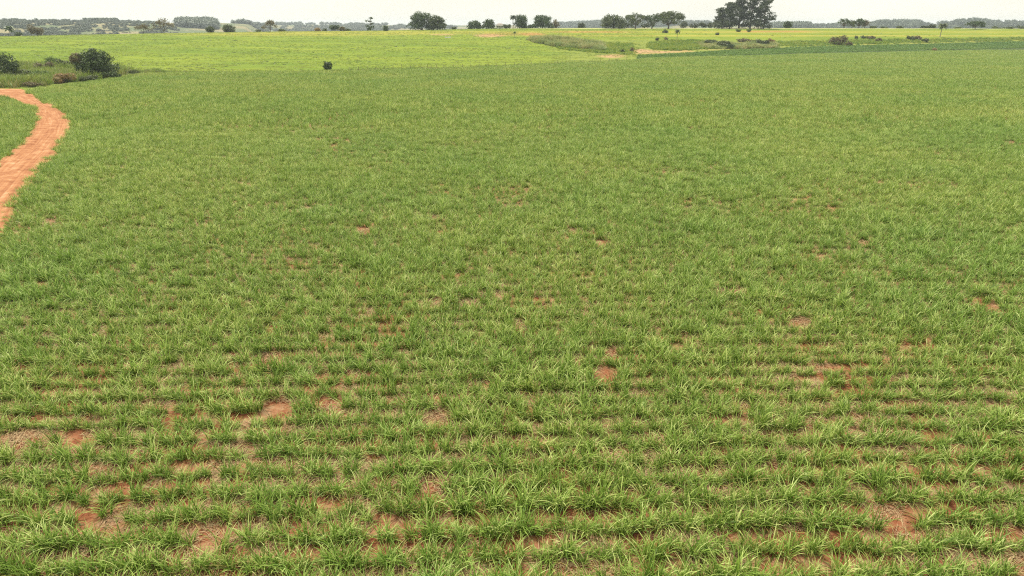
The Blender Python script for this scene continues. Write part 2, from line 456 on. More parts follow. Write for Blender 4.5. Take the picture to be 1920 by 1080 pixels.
# road: left and right edge lines sampled together, a worn strip with raised verges and wheel tracks
RE = flat([(-500, 168.0), (-120, 168), (0, 168), (40, 168.5), (58, 175), (80, 188), (119, 209), (134, 232), (127, 254), (105, 293), (65, 336), (22, 396), (-4, 453), (-70, 578), (-150, 806), (-290, 1150)])
LE = flat([(-500, 186), (-120, 184.5), (0, 184), (15, 186), (30, 190), (45, 196), (62, 208), (69, 224), (63, 246), (36, 276), (-6, 310), (-70, 364), (-150, 430), (-270, 560), (-500, 800), (-800, 1150)])
def resample(P, n):
    t = np.arange(len(P)); s = np.linspace(0, len(P) - 1, n)
    return np.stack([np.interp(s, t, P[:, 0]), np.interp(s, t, P[:, 1])], 1)
n_road = n = 260; k = 41
Lp, Rp = resample(LE, n), resample(RE, n)
u = np.linspace(-0.06, 1.06, k)
P = Lp[:, None, :] * (1 - u)[None, :, None] + Rp[:, None, :] * u[None, :, None]
al = np.concatenate([[0], np.cumsum(np.hypot(*np.diff((Lp + Rp) / 2, axis=0).T))])
Zr = 0.20 + 0.16 * (np.abs(u - 0.5) * 2) ** 6 * 0.6 - 0.13 * (np.exp(-((u - 0.36) / 0.05) ** 2) + np.exp(-((u - 0.64) / 0.05) ** 2)) + 0 * al[:, None]
jit = 0.45 * (fbm(P[..., 0] / 1.6, P[..., 1] / 1.6, 14) - 0.5) * np.clip((np.abs(u - 0.5) - 0.4) / 0.1, 0, 1)[None, :]
P = P + jit[..., None] * np.array([1.0, 0.3])
Zr = Zr * np.clip((0.56 - np.abs(u - 0.5)) / 0.07, 0.05, 1)[None, :]
Zr = Zr + 0.10 * fbm(P[..., 0] / 1.5, P[..., 1] / 1.5, 4)
V = np.concatenate([P, Zr[..., None]], 2).reshape(-1, 3)
i, j = np.meshgrid(np.arange(n - 1), np.arange(k - 1), indexing='ij')
Q = np.stack([i * k + j, i * k + j + 1, (i + 1) * k + j + 1, (i + 1) * k + j], -1).reshape(-1, 4)
me = mesh('dirt_road', V, Q, M['road'], {'across': ('FLOAT', 'POINT', np.tile(u, n)), 'along': ('FLOAT', 'POINT', np.repeat(al, k))}, True)
me.update()
if me.polygons[500].normal.z < 0: me.flip_normals()
tag(link('dirt_road', me), 'curving orange red dirt road with wheel tracks beside the cane field', kind='structure')
ROAD = np.concatenate([Lp, Rp[::-1]])

# ------------------------------------------------------------------ leafy plants for scattering
def blade_mesh(name, n, rng, mat, base_r, length, width, lean, droop, segs=4, kbase=(0.2, 0.95), dead=0.0, up0=0.0):
    VV, FF, KK = [], [], []
    c = 0
    for b in range(n):
        az = rng.uniform(0, 2 * math.pi); r0 = base_r * math.sqrt(rng.random()); a0 = rng.uniform(0, 2 * math.pi)
        l = rng.uniform(*length); th = math.radians(rng.uniform(*lean)); dr = math.radians(rng.uniform(*droop))
        isdead = rng.random() < dead
        if isdead: th = math.radians(rng.uniform(50, 80)); l *= 0.9
        kk = rng.uniform(0.0, 0.08) if isdead else rng.uniform(*kbase)
        p = np.array([r0 * math.cos(a0), r0 * math.sin(a0), up0 - 0.02])
        side = np.array([-math.sin(az), math.cos(az), 0]); tw = rng.uniform(-0.6, 0.6)
        wd = width * rng.uniform(0.7, 1.2)
        for s in range(segs + 1):
            t = s / segs
            ww = wd * (0.55 + 1.2 * t - 1.75 * t * t) if t < 1 else 0.0
            ww = max(ww, 0.0)
            d = np.array([math.cos(az) * math.sin(th), math.sin(az) * math.sin(th), math.cos(th)])
            nrm = np.cross(side, d); sd = side * math.cos(tw) + nrm * math.sin(tw)
            VV += [p - sd * ww, p + sd * ww]; KK += [min(1, kk + 0.12 * t)] * 2
            if s < segs: FF.append((c, c + 1, c + 3, c + 2))
            c += 2
            p = p + d * l / segs
            th += dr / segs * (0.5 + t * 1.2)
    return mesh(name, np.array(VV), np.array(FF), mat, {'k': ('FLOAT', 'POINT', np.array(KK))}, False)

def cluster_mesh(name, n, rng, mat, lobes, size):
    """crown: leaf sprays spread through lobes (centre, radii)"""
    L_ = len(lobes)
    vol = np.array([l[1][0] * l[1][1] * l[1][2] for l in lobes]) ** (2 / 3.0); vol = vol / vol.sum()
    nc = max(L_ * 3, n // 14)
    which = rng.choice(L_, nc, p=vol)
    d = rng.normal(size=(nc, 3)); d /= np.linalg.norm(d, axis=1)[:, None]
    rr = rng.uniform(0.55, 1.0, nc) ** 0.6
    cc = np.array([l[0] for l in lobes])[which]; cr = np.array([l[1] for l in lobes])[which]
    Cn = cc + d * cr * rr[:, None]
    tint = rng.uniform(0, 1, nc) * 0.7
    per = np.repeat(np.arange(nc), max(1, n // nc))
    m_ = len(per)
    pos = Cn[per] + rng.normal(size=(m_, 3)) * size * 1.1 * np.array([1, 1, 0.7])
    nrm = d[per] * 0.9 + rng.normal(size=(m_, 3)) * 0.7 + np.array([0, 0, 0.45]); nrm /= np.linalg.norm(nrm, axis=1)[:, None]
    a = np.cross(nrm, rng.normal(size=(m_, 3))); a /= np.linalg.norm(a, axis=1)[:, None]; b_ = np.cross(nrm, a)
    s1 = (size * rng.uniform(0.5, 1.1, m_))[:, None]; s2 = s1 * rng.uniform(0.4, 0.8, m_)[:, None]
    Vq = np.stack([pos - a * s1, pos - b_ * s2, pos + a * s1, pos + b_ * s2], 1).reshape(-1, 3)
    Vq[:, 2] = np.maximum(Vq[:, 2], 0.02)
    K = np.repeat(np.clip(tint[per] + rng.uniform(0, 0.3, m_), 0, 1), 4)
    return mesh(name, Vq, np.arange(m_ * 4).reshape(-1, 4), mat, {'k': ('FLOAT', 'POINT', K)})

HID = bpy.data.collections.new('plant_sources')          # not part of the scene: only meshes the scatter draws from
def scatter(name, pts, rotz, scl, vi, sources, label, tilt=None):
    me = mesh(name, pts, np.zeros((0, 3), int).reshape(0, 3))
    n = len(pts)
    rot = np.zeros((n, 3)); rot[:, 2] = rotz
    if tilt is not None: rot[:, :2] = tilt
    for nm, typ, dat in (('rot', 'FLOAT_VECTOR', rot), ('scl', 'FLOAT_VECTOR', scl), ('vi', 'INT', vi)):
        a = me.attributes.new(nm, typ, 'POINT'); a.data.foreach_set('vector' if typ != 'INT' else 'value', np.asarray(dat).ravel())
    coll = bpy.data.collections.new(name + '_sources')
    for q, sm in enumerate(sources):
        so_ = bpy.data.objects.new('%s_source_%02d' % (name, q), sm); coll.objects.link(so_)
    ng = bpy.data.node_groups.new(name + '_scatter', 'GeometryNodeTree')
    ng.interface.new_socket('Geometry', in_out='INPUT', socket_type='NodeSocketGeometry')
    ng.interface.new_socket('Geometry', in_out='OUTPUT', socket_type='NodeSocketGeometry')
    Nn, Lk = ng.nodes.new, ng.links.new
    gi, go = Nn('NodeGroupInput'), Nn('NodeGroupOutput')
    ci = Nn('GeometryNodeCollectionInfo'); ci.inputs['Collection'].default_value = coll
    ci.inputs['Separate Children'].default_value = True; ci.inputs['Reset Children'].default_value = True
    ip = Nn('GeometryNodeInstanceOnPoints'); ip.inputs['Pick Instance'].default_value = True
    def attr(nm, t):
        a = Nn('GeometryNodeInputNamedAttribute'); a.data_type = t; a.inputs['Name'].default_value = nm; return a.outputs['Attribute']
    e2r = Nn('FunctionNodeEulerToRotation')
    Lk(attr('rot', 'FLOAT_VECTOR'), e2r.inputs[0])
    Lk(gi.outputs[0], ip.inputs['Points']); Lk(ci.outputs[0], ip.inputs['Instance']); Lk(attr('vi', 'INT'), ip.inputs['Instance Index'])
    Lk(e2r.outputs[0], ip.inputs['Rotation']); Lk(attr('scl', 'FLOAT_VECTOR'), ip.inputs['Scale'])
    Lk(ip.outputs[0], go.inputs[0])
    o = link(name, me)
    md = o.modifiers.new('scatter', 'NODES'); md.node_group = ng
    tag(o, label, kind='stuff')
    return o

rng = np.random.default_rng(11)
CANE = []
for q in range(14):
    CANE.append(blade_mesh('cane_plant', 62, rng, M['cane'], 0.25, (0.5, 1.2), 0.022, (2, 42), (25, 105), 5, dead=0.2))
CANE_FAR = [blade_mesh('cane_plant_far', 40, rng, M['cane'], 0.26, (0.6, 1.2), 0.030, (3, 44), (30, 95), 3, dead=0.05) for q in range(8)]

def in_view(X, Y, k=1.05, m=7):
    return np.abs(X) < 0.74 * k * (Y * math.cos(PITCH) + 6.4) + m

def wave(X): return 1.3 * np.sin(X / 41.0 + 0.8) + 0.5 * np.sin(X / 13.0) - 0.012 * X

GAPS = flat([(760, 570), (810, 571), (875, 572), (960, 566), (1010, 566), (1350, 552), (1380, 552), (90, 537), (70, 829), (130, 824), (30, 833), (810, 931), (1170, 976), (1230, 972), (1150, 672), (1500, 608), (1520, 614), (85, 634), (180, 630),
             (700, 1000), (760, 996), (30, 1000), (60, 1010), (180, 985), (400, 1020), (815, 785), (820, 800), (525, 770), (1660, 960), (1655, 975), (1740, 718), (1790, 716), (1860, 584), (980, 620), (1330, 720), (1130, 703), (610, 760), (470, 812), (500, 912)])

def crop_points(P, ymin, ymax, step, seed, row=1.36, far=False):
    r = np.random.default_rng(seed)
    rows = np.arange(ymin - 4, ymax + 4, row)
    XS = []; YS = []; RW = []
    for ri, y in enumerate(rows):
        if y < 5: continue
        half = 0.74 * 1.06 * (y * 0.935 + 6.4) + 8
        x = np.arange(-half, half, step) + r.uniform(0, step)
        XS.append(x); YS.append(np.full(len(x), y)); RW.append(np.full(len(x), round(y / row)))
    X = np.concatenate(XS); Yb = np.concatenate(YS); R_ = np.concatenate(RW)
    X = X + r.normal(0, step * 0.3, len(X))
    Y = Yb + wave(X) + r.normal(0, 0.15 if not far else 0.2, len(X))
    en = (fbm(X / 3, Y / 3, 40, 2) - 0.5) * 2.2
    ok = inside(P, X + en, Y + en) & in_view(X, Y) & (Y >= ymin) & (Y < ymax)
    X, Y, R_ = X[ok], Y[ok], R_[ok]
    gapn = vnoise(X / 0.95, R_ * 7.31, 50)                    # missing stretches inside a row
    big = fbm(X / 9, Y / 9, 60)
    keep = gapn + 0.45 * (big - 0.5) > 0.055
    for gx, gy in GAPS:
        keep &= ((X - gx) / 0.8) ** 2 + ((Y - gy) / 0.42) ** 2 > 1 
    X, Y, gapn, big, R_keep = X[keep], Y[keep], gapn[keep], big[keep], R_[keep]
    s = (0.66 + 0.30 * gapn + 0.32 * vnoise(X / 1.7, R_keep * 3.7, 51) + 0.5 * (big - 0.45)) * r.uniform(0.75, 1.2, len(X))
    return X, Y, np.clip(s, 0.4, 1.45), r

def crop(name, P, label, seed, zones, extra=None):
    for nm, ymin, ymax, step, src, far, sc in zones:
        pass
XA = []; 
def make_crop(name, P, label, seed, ymax):
    a = crop_points(P, 12, 130, 0.345, seed)
    b = crop_points(P, 130, ymax, 0.62, seed + 1, far=True)
    X = np.concatenate([a[0], b[0]]); Y = np.concatenate([a[1], b[1]]); s = np.concatenate([a[2], b[2] * 1.12])
    r = a[3]
    vi = np.concatenate([r.integers(0, 14, len(a[0])), r.integers(14, 22, len(b[0]))])
    pts = np.stack([X, Y, np.full(len(X), 0.03)], 1)
    scl = np.stack([s * 0.97, s * 0.97, s * r.uniform(0.74, 1.06, len(s))], 1)
    tilt = r.normal(0, 0.10, (len(s), 2))
    print(name, len(s))
    return scatter(name, pts, r.uniform(0, 6.28, len(s)), scl, vi, CANE + CANE_FAR, label, tilt)
make_crop('sugarcane_crop', FIELD, 'wide field of young green sugarcane in rows on red soil', 5, 560)
make_crop('sugarcane_crop', PATCH, 'small patch of young cane left of the curving dirt road', 9, 320)

r = np.random.default_rng(60)
Pv, Sv = [], []
for line, sg in ((Lp, -1), (Rp, 1)):
    for _ in range(1500):
        t = r.uniform(0, n_road - 1.001); i_ = int(t); q = line[i_] + (line[i_ + 1] - line[i_]) * (t - i_)
        d = (Rp[i_] - Lp[i_]); d = d / max(np.hypot(*d), .1)
        if np.hypot(*q) < 260: Pv.append(q + d * (sg * 0.2 + r.normal(0, 0.45))); Sv.append(r.uniform(0.15, 0.5))
Pv = np.array(Pv); Sv = np.array(Sv)
scatter('verge_grass', np.concatenate([Pv, np.full((len(Pv), 1), 0.08)], 1), r.uniform(0, 6.28, len(Pv)), np.stack([Sv] * 3, 1), r.integers(0, 14, len(Pv)), CANE, 'stray grass along both verges of the dirt road')

# straw lying between the near rows
r = np.random.default_rng(77)
STRAW = [blade_mesh('straw_bits', 16, rng, M['straw'], 0.4, (0.25, 0.6), 0.017, (66, 94), (5, 25), 2, up0=0.05) for q in range(5)]
n = 110000
Y = 13 + 137 * r.random(n) ** 0.75; X = (r.random(n) * 2 - 1) * (0.78 * (Y * 0.935 + 6.4) + 7)
ok = inside(FIELD, X, Y) & (fbm(X / 2.5, Y / 2.5, 71) > 0.42)
X, Y = X[ok], Y[ok]
s = r.uniform(0.6, 1.1, len(X))
scatter('straw_litter', np.stack([X, Y, np.full(len(X), 0.03)], 1), r.uniform(0, 6.28, len(X)), np.stack([s, s, s], 1), r.integers(0, 5, len(X)), STRAW, 'dry tan cane straw lying between the rows')

# clods on the near soil
def clod(seed):
    r = np.random.default_rng(seed)
    import bmesh
    bm = bmesh.new(); bmesh.ops.create_icosphere(bm, subdivisions=1, radius=1.0)
    V = np.array([v.co[:] for v in bm.verts]); Fc = np.array([[v.index for v in f.verts] for f in bm.faces]); bm.free()
    V = V * r.uniform(0.7, 1.25, (len(V), 1)) * np.array([1, 1, 0.6])
    return mesh('clod', V, Fc, M['soil'])
r = np.random.default_rng(88)
n = 60000
Y = 13 + 62 * r.random(n) ** 0.8; X = (r.random(n) * 2 - 1) * (0.78 * (Y * 0.935 + 6.4) + 7)
s = 0.018 + 0.055 * r.random(n) ** 4
scatter('soil_clods', np.stack([X, Y, np.full(n, 0.025)], 1), r.uniform(0, 6.28, n), np.stack([s, s, s], 1), r.integers(0, 4, n), [clod(q) for q in range(4)], 'small crumbs and clods of red soil between the near rows')

# dark green crop strip beyond the field on the right, with the ditch's shadow painted on the ground between them
x0, x1, y0_, y1_ = SP[:, 0].min(), SP[:, 0].max(), SP[:, 1].min(), SP[:, 1].max()
r = np.random.default_rng(3)
n = 60000
X = r.uniform(x0, x1, n); Y = r.uniform(y0_, y1_, n)
ok = inside(SP, X, Y) & in_view(X, Y, 1.05); X, Y = X[ok], Y[ok]
LOW = [blade_mesh('low_crop_plant', 26, rng, M['strip'], 0.4, (0.4, 0.8), 0.06, (15, 70), (20, 80), 3) for q in range(4)]
s = r.uniform(0.9, 1.5, len(X)) * (0.7 + 0.6 * fbm(X / 12, Y / 12, 31))
scatter('dark_green_crop', np.stack([X, Y, terrain(X, Y)], 1), r.uniform(0, 6.28, len(X)), np.stack([s, s, s], 1), r.integers(0, 4, len(X)), LOW, 'strip of darker green crop beyond the right side of the cane field')

# pasture tufts and darker weeds
r = np.random.default_rng(21)
TUFT = [blade_mesh('pasture_tuft', 22, rng, M['pasture_tuft'], 0.5, (0.2, 0.42), 0.04, (10, 75), (20, 70), 2) for q in range(4)]
n = 80000
px = r.uniform(-60, 1990, n); Y = 225 + 470 * r.random(n) ** 0.9
X = (px - 960) / F * (Y * math.cos(PITCH) + H * math.sin(PITCH))
Zt = terrain(X, Y); py = to_py(Y, Zt)
keep = ~inside(FIELD, X, Y) & ~inside(SP, X, Y) & (Y > np.interp(px, *FOOT_D) - 12) & (px < 1250) & (fbm(X / 20, Y / 8, 91) > 0.40) & ~((px < 215) & (py > 112))
X, Y, Zt = X[keep], Y[keep], Zt[keep]
s = r.uniform(0.7, 1.3, len(X)); print('tufts', len(X))
scatter('pasture_grass', np.stack([X, Y, Zt], 1), r.uniform(0, 6.28, len(X)), np.stack([s * 1.3, s * 1.3, s], 1), r.integers(0, 4, len(X)), TUFT, 'short yellow green tufts of pasture grass beyond the cane')
WEED = [blade_mesh('weed_tuft', 40, rng, M['weed'], 0.6, (0.3, 0.7), 0.05, (10, 75), (10, 60), 2) for q in range(3)]
n = 3200
px = r.uniform(-40, 1960, n); pyv = r.uniform(60, 132, n) 
Y = 240 + 430 * r.random(n); X = (px - 960) / F * (Y * math.cos(PITCH) + H * math.sin(PITCH))
Zt = terrain(X, Y)
keep = ~inside(FIELD, X, Y) & ~inside(SP, X, Y) & (Y > np.interp(px, *FOOT_D)) & (fbm(X / 30, Y / 30, 95) > 0.5)
X, Y, Zt = X[keep], Y[keep], Zt[keep]; s = r.uniform(0.4, 1.3, len(X)) 
scatter('weed_tufts', np.stack([X, Y, Zt], 1), r.uniform(0, 6.28, len(X)), np.stack([s * 1.6, s, s * 0.7], 1), r.integers(0, 3, len(X)), WEED, 'small dark weed tufts dotted over the pasture')

# tall grass and brush of the banks and of the corner by the road
def in_band(n, pxa, pxb, lo, hi, seed):
    r = np.random.default_rng(seed)
    px = r.uniform(pxa, pxb, n); t = r.random(n)
    py = np.interp(px, *hi) * t + np.interp(px, *lo) * (1 - t)
    # sample the sight lines coarsely, then jitter on the ground
    m_ = min(n, 420)
    G = ground(px[:m_], py[:m_])
    k = r.integers(0, m_, n)
    X = G[k, 0] + r.normal(0, 2.0, n); Y = G[k, 1] + r.normal(0, 2.6, n)
    return X, Y, r
TALL = [blade_mesh('tall_grass', 60, rng, M['tall'], 0.7, (0.9, 1.9), 0.04, (5, 45), (20, 80), 4, kbase=(0.2, 0.8)) for q in range(5)]
BANKG = [blade_mesh('bank_grass', 40, rng, M['bankg'], 0.7, (0.6, 1.3), 0.06, (5, 55), (20, 80), 3, kbase=(0.1, 0.9)) for q in range(5)]
DRY = [blade_mesh('dry_brush', 60, rng, M['dry'], 0.7, (0.9, 1.9), 0.05, (5, 50), (20, 80), 4, kbase=(0.1, 0.9)) for q in range(5)]
def tall_patch(name, n, pxa, pxb, lo, hi, seed, label, sc, src):
    X, Y, r = in_band(n, pxa, pxb, lo, hi, seed)
    ok = ~inside(FIELD, X, Y) & ~inside(ROAD, X, Y) & ~inside(PATCH, X, Y)
    X, Y = X[ok], Y[ok]; Z = terrain(X, Y)
    s = sc * r.uniform(0.5, 1.2, len(X)) * (0.5 + fbm(X / 7, Y / 7, seed))
    return scatter(name, np.stack([X, Y, Z], 1), r.uniform(0, 6.28, len(X)), np.stack([s, s, s], 1), r.integers(0, len(src), len(X)), src, label)
tall_patch('tall_grass', 3200, -60, 225, ([-60, 40, 120, 200, 240], [163, 163, 155, 147, 138]), ([-60, 60, 130, 200, 240], [128, 124, 127, 136, 136]), 201, 'rank green and tan tall grass behind the top of the dirt road', 2.0, TALL)
tall_patch('tall_grass', 260, 235, 320, ([235, 320], [137.5, 136.5]), ([235, 320], [135.5, 136]), 207, 'dark fringe of tall grass along the field edge right of the round tree', 0.9, TALL)
tall_patch('edge_grass', 1500, 300, 1180, ([300, 600, 760, 900, 1050, 1180], [136.5, 134.8, 129.8, 126.6, 119.8, 113.8]), ([300, 600, 760, 900, 1050, 1180], [135.6, 133.8, 128.8, 125.8, 119, 113]), 209, 'thin uneven line of darker grass along the fence between cane and pasture', 0.45, TALL)
tall_patch('dry_bank_grass', 3000, 1002, 1125, ([1002, 1060, 1125], [78, 90, 96]), ([1002, 1060, 1125], [74, 76, 84]), 202, 'dry pale brush covering the left end of the bank', 2.2, DRY)
tall_patch('bank_grass', 4200, 1060, 1185, ([1060, 1110, 1185], [92, 98, 104]), ([1060, 1110, 1185], [86, 80, 82]), 203, 'green and yellow grass on the bank left of the bare pink patch', 1.2, BANKG)
tall_patch('bank_grass', 5200, 1225, 1330, ([1225, 1270, 1330], [93, 94, 91]), ([1225, 1270, 1330], [80, 77, 77]), 204, 'lush green grass slope above the bare pink patch', 1.35, BANKG)
tall_patch('bank_grass', 5200, 1440, 1960, ([1440, 1600, 1750, 1960], [88, 83, 79, 75]), ([1440, 1600, 1750, 1960], [79, 76, 74, 71]), 205, 'low green grass bank on the right beyond the dark crop strip', 1.1, BANKG)
tall_patch('bank_brush', 3600, 1315, 1450, ([1315, 1380, 1450], [91, 91, 89]), ([1315, 1380, 1450], [80, 84, 82]), 206, 'mixed tan and green brush along the foot of the bank', 1.5, DRY)

# ------------------------------------------------------------------ trees and shrubs
def limbs(mb, root, tips, r0, rng, bend=0.15):
    for tp in tips:
        tp = np.array(tp, float); rt = np.array(root, float)
        mid = (rt + tp) / 2 + rng.normal(size=3) * np.linalg.norm(tp - rt) * bend * 0.6
        mid[2] -= 0.05 * np.linalg.norm(tp - rt)
        mb.tube([rt, mid, tp], [r0, r0 * 0.6, r0 * 0.2], 5)

def twig_tree(mb, p, d, l, r, depth, rng, tips):
    q = p + d * l
    mb.tube([p, (p + q) / 2 + rng.normal(size=3) * l * 0.06, q], [r, r * 0.8, r * 0.6], 5)
    if depth == 0: tips.append(q); return
    for _ in range(3 if depth > 1 else 2):
        nd = d + rng.normal(size=3) * 0.55; nd[2] = max(nd[2], -0.05); nd /= np.linalg.norm(nd)
        twig_tree(mb, q, nd, l * rng.uniform(0.62, 0.85), r * 0.6, depth - 1, rng, tips)

def tree(kind, name, px, by, ty, wpx, label, cat='tree', mat='dark', Y=None, group=None, n=None, brown=None, lean=0.0, low=0.10):
    rng = np.random.default_rng(int(px * 31 + by * 7 + wpx))
    if Y is None:
        G = ground([px], [by])[0]; X, Y, z = G
    else:
        z0 = H
        for _ in range(4):
            X = (px - 960) / F * (Y * math.cos(PITCH) + (H - z0) * math.sin(PITCH)); z0 = float(terrain(X, Y))
        z = z0
        by = float(to_py(Y, z))
    hgt = max(0.8, (by - ty) * Y * 0.000675); w_ = wpx * Y * 0.00072 * (1.15 if kind == 'round' else 1.18 if kind in ('umbrella', 'bush') else 1.0); hgt *= 1.04
    root = bpy.data.objects.new(name, None); root.empty_display_size = 1
    root.location = (X, Y, z - 0.05); COL.objects.link(root)
    tag(root, label, cat, group)
    leaf = max(0.10, 0.00085 * Y) * {'bush': 0.85, 'round': 1.1, 'tall': 1.05}.get(kind, 0.95)
    if n is None: n = int(np.clip(wpx * (by - ty) * 9, 500, 9000))
    mb = MB(); R = w_ / 2
    crown_name = 'crown'
    lob = []
    if kind == 'round':
        for q_ in range(34):
            a = q_ * 2.4 + rng.uniform(-0.4, 0.4); t_ = low + (0.82 - low) * (q_ + rng.random()) / 34; zz = hgt * t_
            rr = R * 0.78 * math.sqrt(max(0.02, 1 - ((t_ - 0.25) / 0.66) ** 2)) * rng.uniform(0.3, 1.02)
            k = 1
            lob.append(((rr * k * math.cos(a), rr * k * math.sin(a), zz), (R * rng.uniform(0.2, 0.34), R * rng.uniform(0.2, 0.34), hgt * rng.uniform(0.13, 0.19))))
        tr = max(0.12, hgt * 0.032)
        mb.tube([(0, 0, -0.3), (tr * 0.5, 0, hgt * 0.2), (0, tr, hgt * 0.42)], [tr * 1.3, tr, tr * 0.7])
        limbs(mb, (0, tr * 0.5, hgt * 0.25), [l[0] for l in lob[6::2]], tr * 0.5, rng)
    elif kind == 'umbrella':
        for q_ in range(24):
            a = q_ * 2.4 + rng.uniform(-0.3, 0.3); q = math.sqrt((q_ + 0.5) / 24) * 0.84; rr = R * q
            zz = hgt * (0.86 - 0.36 * q * q + rng.uniform(-0.07, 0.03) - (0.22 if q_ % 4 == 3 else 0))
            lob.append(((rr * math.cos(a), rr * math.sin(a), zz), (R * rng.uniform(0.2, 0.3), R * rng.uniform(0.2, 0.3), hgt * rng.uniform(0.10, 0.15))))
        tr = max(0.2, hgt * 0.04)
        mb.tube([(0, 0, -0.3), (tr * 0.4, 0, hgt * 0.16), (0, tr, hgt * 0.32)], [tr * 1.3, tr, tr * 0.8])
        limbs(mb, (0, tr * 0.5, hgt * 0.24), [l[0] for l in lob], tr * 0.5, rng)
    elif kind == 'tall':                                      # tall old evergreen with ragged side branches
        tr = hgt * 0.02
        lx = lean * hgt
        mb.tube([(0, 0, -0.3), (lx * 0.3, 0, hgt * 0.4), (lx, 0, hgt * 0.97)], [tr * 1.5, tr, tr * 0.3])
        for i_ in range(36):
            t = (i_ + rng.uniform(0, 1)) / 36
            zz = hgt * (0.08 + 0.88 * t); a = rng.uniform(0, 6.28)
            rr = R * rng.uniform(0.2, 1.0) * (1.0 - 0.55 * t ** 2) 
            c = (lx * t + rr * math.cos(a), rr * math.sin(a), zz)
            lob.append((c, (R * rng.uniform(0.26, 0.46), R * rng.uniform(0.26, 0.46), hgt * rng.uniform(0.035, 0.065))))
            mb.tube([(lx * t, 0, zz - 0.04 * hgt), tuple(np.array(c))], [tr * 0.5, tr * 0.15], 4)
    elif kind == 'tiers':                                     # sparse tree with separate flat plates of foliage
        tr = hgt * 0.022
        mb.tube([(0, 0, -0.3), (R * 0.1, 0, hgt * 0.5), (R * 0.35, 0, hgt * 0.95)], [tr * 1.4, tr, tr * 0.4])
        for (lx, zz, s) in ((0.45, 0.93, 0.35), (-0.55, 0.72, 0.32), (0.1, 0.70, 0.3), (0.4, 0.52, 0.3), (-0.45, 0.34, 0.34), (0.25, 0.22, 0.5), (-0.1, 0.12, 0.45), (0.5, 0.3, 0.3)):
            c = (lx * R, rng.uniform(-0.2, 0.2) * R, zz * hgt); lob.append((c, (s * R, s * R, 0.035 * hgt)))
            mb.tube([(R * 0.15, 0, zz * hgt * 0.85), c], [tr * 0.6, tr * 0.2], 4)
    elif kind == 'bare':
        tips = []
        tr = hgt * 0.03
        mb.tube([(0, 0, -0.3), (0, 0, hgt * 0.16)], [tr * 1.3, tr], 6)
        for a in (0.3, 1.7, 2.9, 4.4, 5.4):
            d = np.array([math.cos(a) * R / hgt * 1.1, math.sin(a) * R / hgt, 0.75]); d /= np.linalg.norm(d)
            twig_tree(mb, np.array([0, 0, hgt * 0.13]), d, hgt * 0.27, tr * 0.7, 4, rng, tips)
        for t in tips: lob.append((tuple(t), (leaf * 1.2,) * 3))
    elif kind == 'bush':
        for _ in range(9):
            a = rng.uniform(0, 6.28); rr = R * math.sqrt(rng.random()) * 0.7
            lob.append(((rr * math.cos(a), rr * math.sin(a), hgt * rng.uniform(0.25, 0.66)), (R * rng.uniform(0.28, 0.42), R * rng.uniform(0.28, 0.42), hgt * rng.uniform(0.2, 0.32))))
        for _ in range(5):
            a = rng.uniform(0, 6.28)
            mb.tube([(0, 0, -0.2), (R * 0.3 * math.cos(a), R * 0.3 * math.sin(a), hgt * 0.5)], [0.04 + hgt * 0.012, 0.03], 4)
        crown_name = 'foliage'
    if kind == 'palm':
        tr = max(0.12, hgt * 0.022)
        lx = lean * hgt
        mb.tube([(0, 0, -0.2), (lx * 0.3, 0, hgt * 0.35), (lx, 0, hgt * 0.72)], [tr * 1.3, tr, tr * 0.9], 7)
        VV, FF, KK = [], [], []; c = 0
        ln = max(R * 1.15, hgt * 0.3)
        for f_ in range(22):
            az = f_ * 2.399 + rng.uniform(-0.2, 0.2); th = math.radians(8 + 82 * f_ / 22); p_ = np.array([lx, 0, hgt * 0.71])
            kk = rng.uniform(0, 0.7)
            prev = p_
            for s_ in range(7):
                d = np.array([math.cos(az) * math.sin(th), math.sin(az) * math.sin(th), math.cos(th)])
                q = prev + d * ln / 7
                sd = np.array([-math.sin(az), math.cos(az), 0])
                for sg in (-1, 1):
                    lf = ln * 0.28 * (1 - abs(s_ - 3) / 6.0)
                    tip = q + sd * sg * lf + d * lf * 0.5 + np.array([0, 0, -lf * 0.45])
                    VV += [prev, q, tip, prev + (tip - q) * 0.85]
                    FF.append((c, c + 1, c + 2, c + 3)); KK += [kk + 0.2] * 4; c += 4
                prev = q; th += math.radians(13)
        cm = mesh('fronds', np.array(VV), np.array(FF), M[mat], {'k': ('FLOAT', 'POINT', np.array(KK))})
        link('fronds', cm, root)
        link('trunk', mb.mesh('trunk', M['palebark']), root)
        return root
    cm = cluster_mesh(crown_name, n, rng, M[mat], lob, leaf)
    link(crown_name, cm, root)
    if brown:
        bl = [((l_ * R, -0.2 * R, z_ * hgt), (s_ * R, s_ * R, s_ * R * 0.8)) for (l_, z_, s_) in brown]
        bo = link('foliage', cluster_mesh('foliage', n // 6, rng, M['brown'], bl, leaf), root); bo['label'] = 'brown dying foliage on the left side of the crown'
    link('trunk' if kind != 'bush' else 'stem', mb.mesh('trunk', M['bark' if kind != 'bare' else 'bark']), root)
    return root

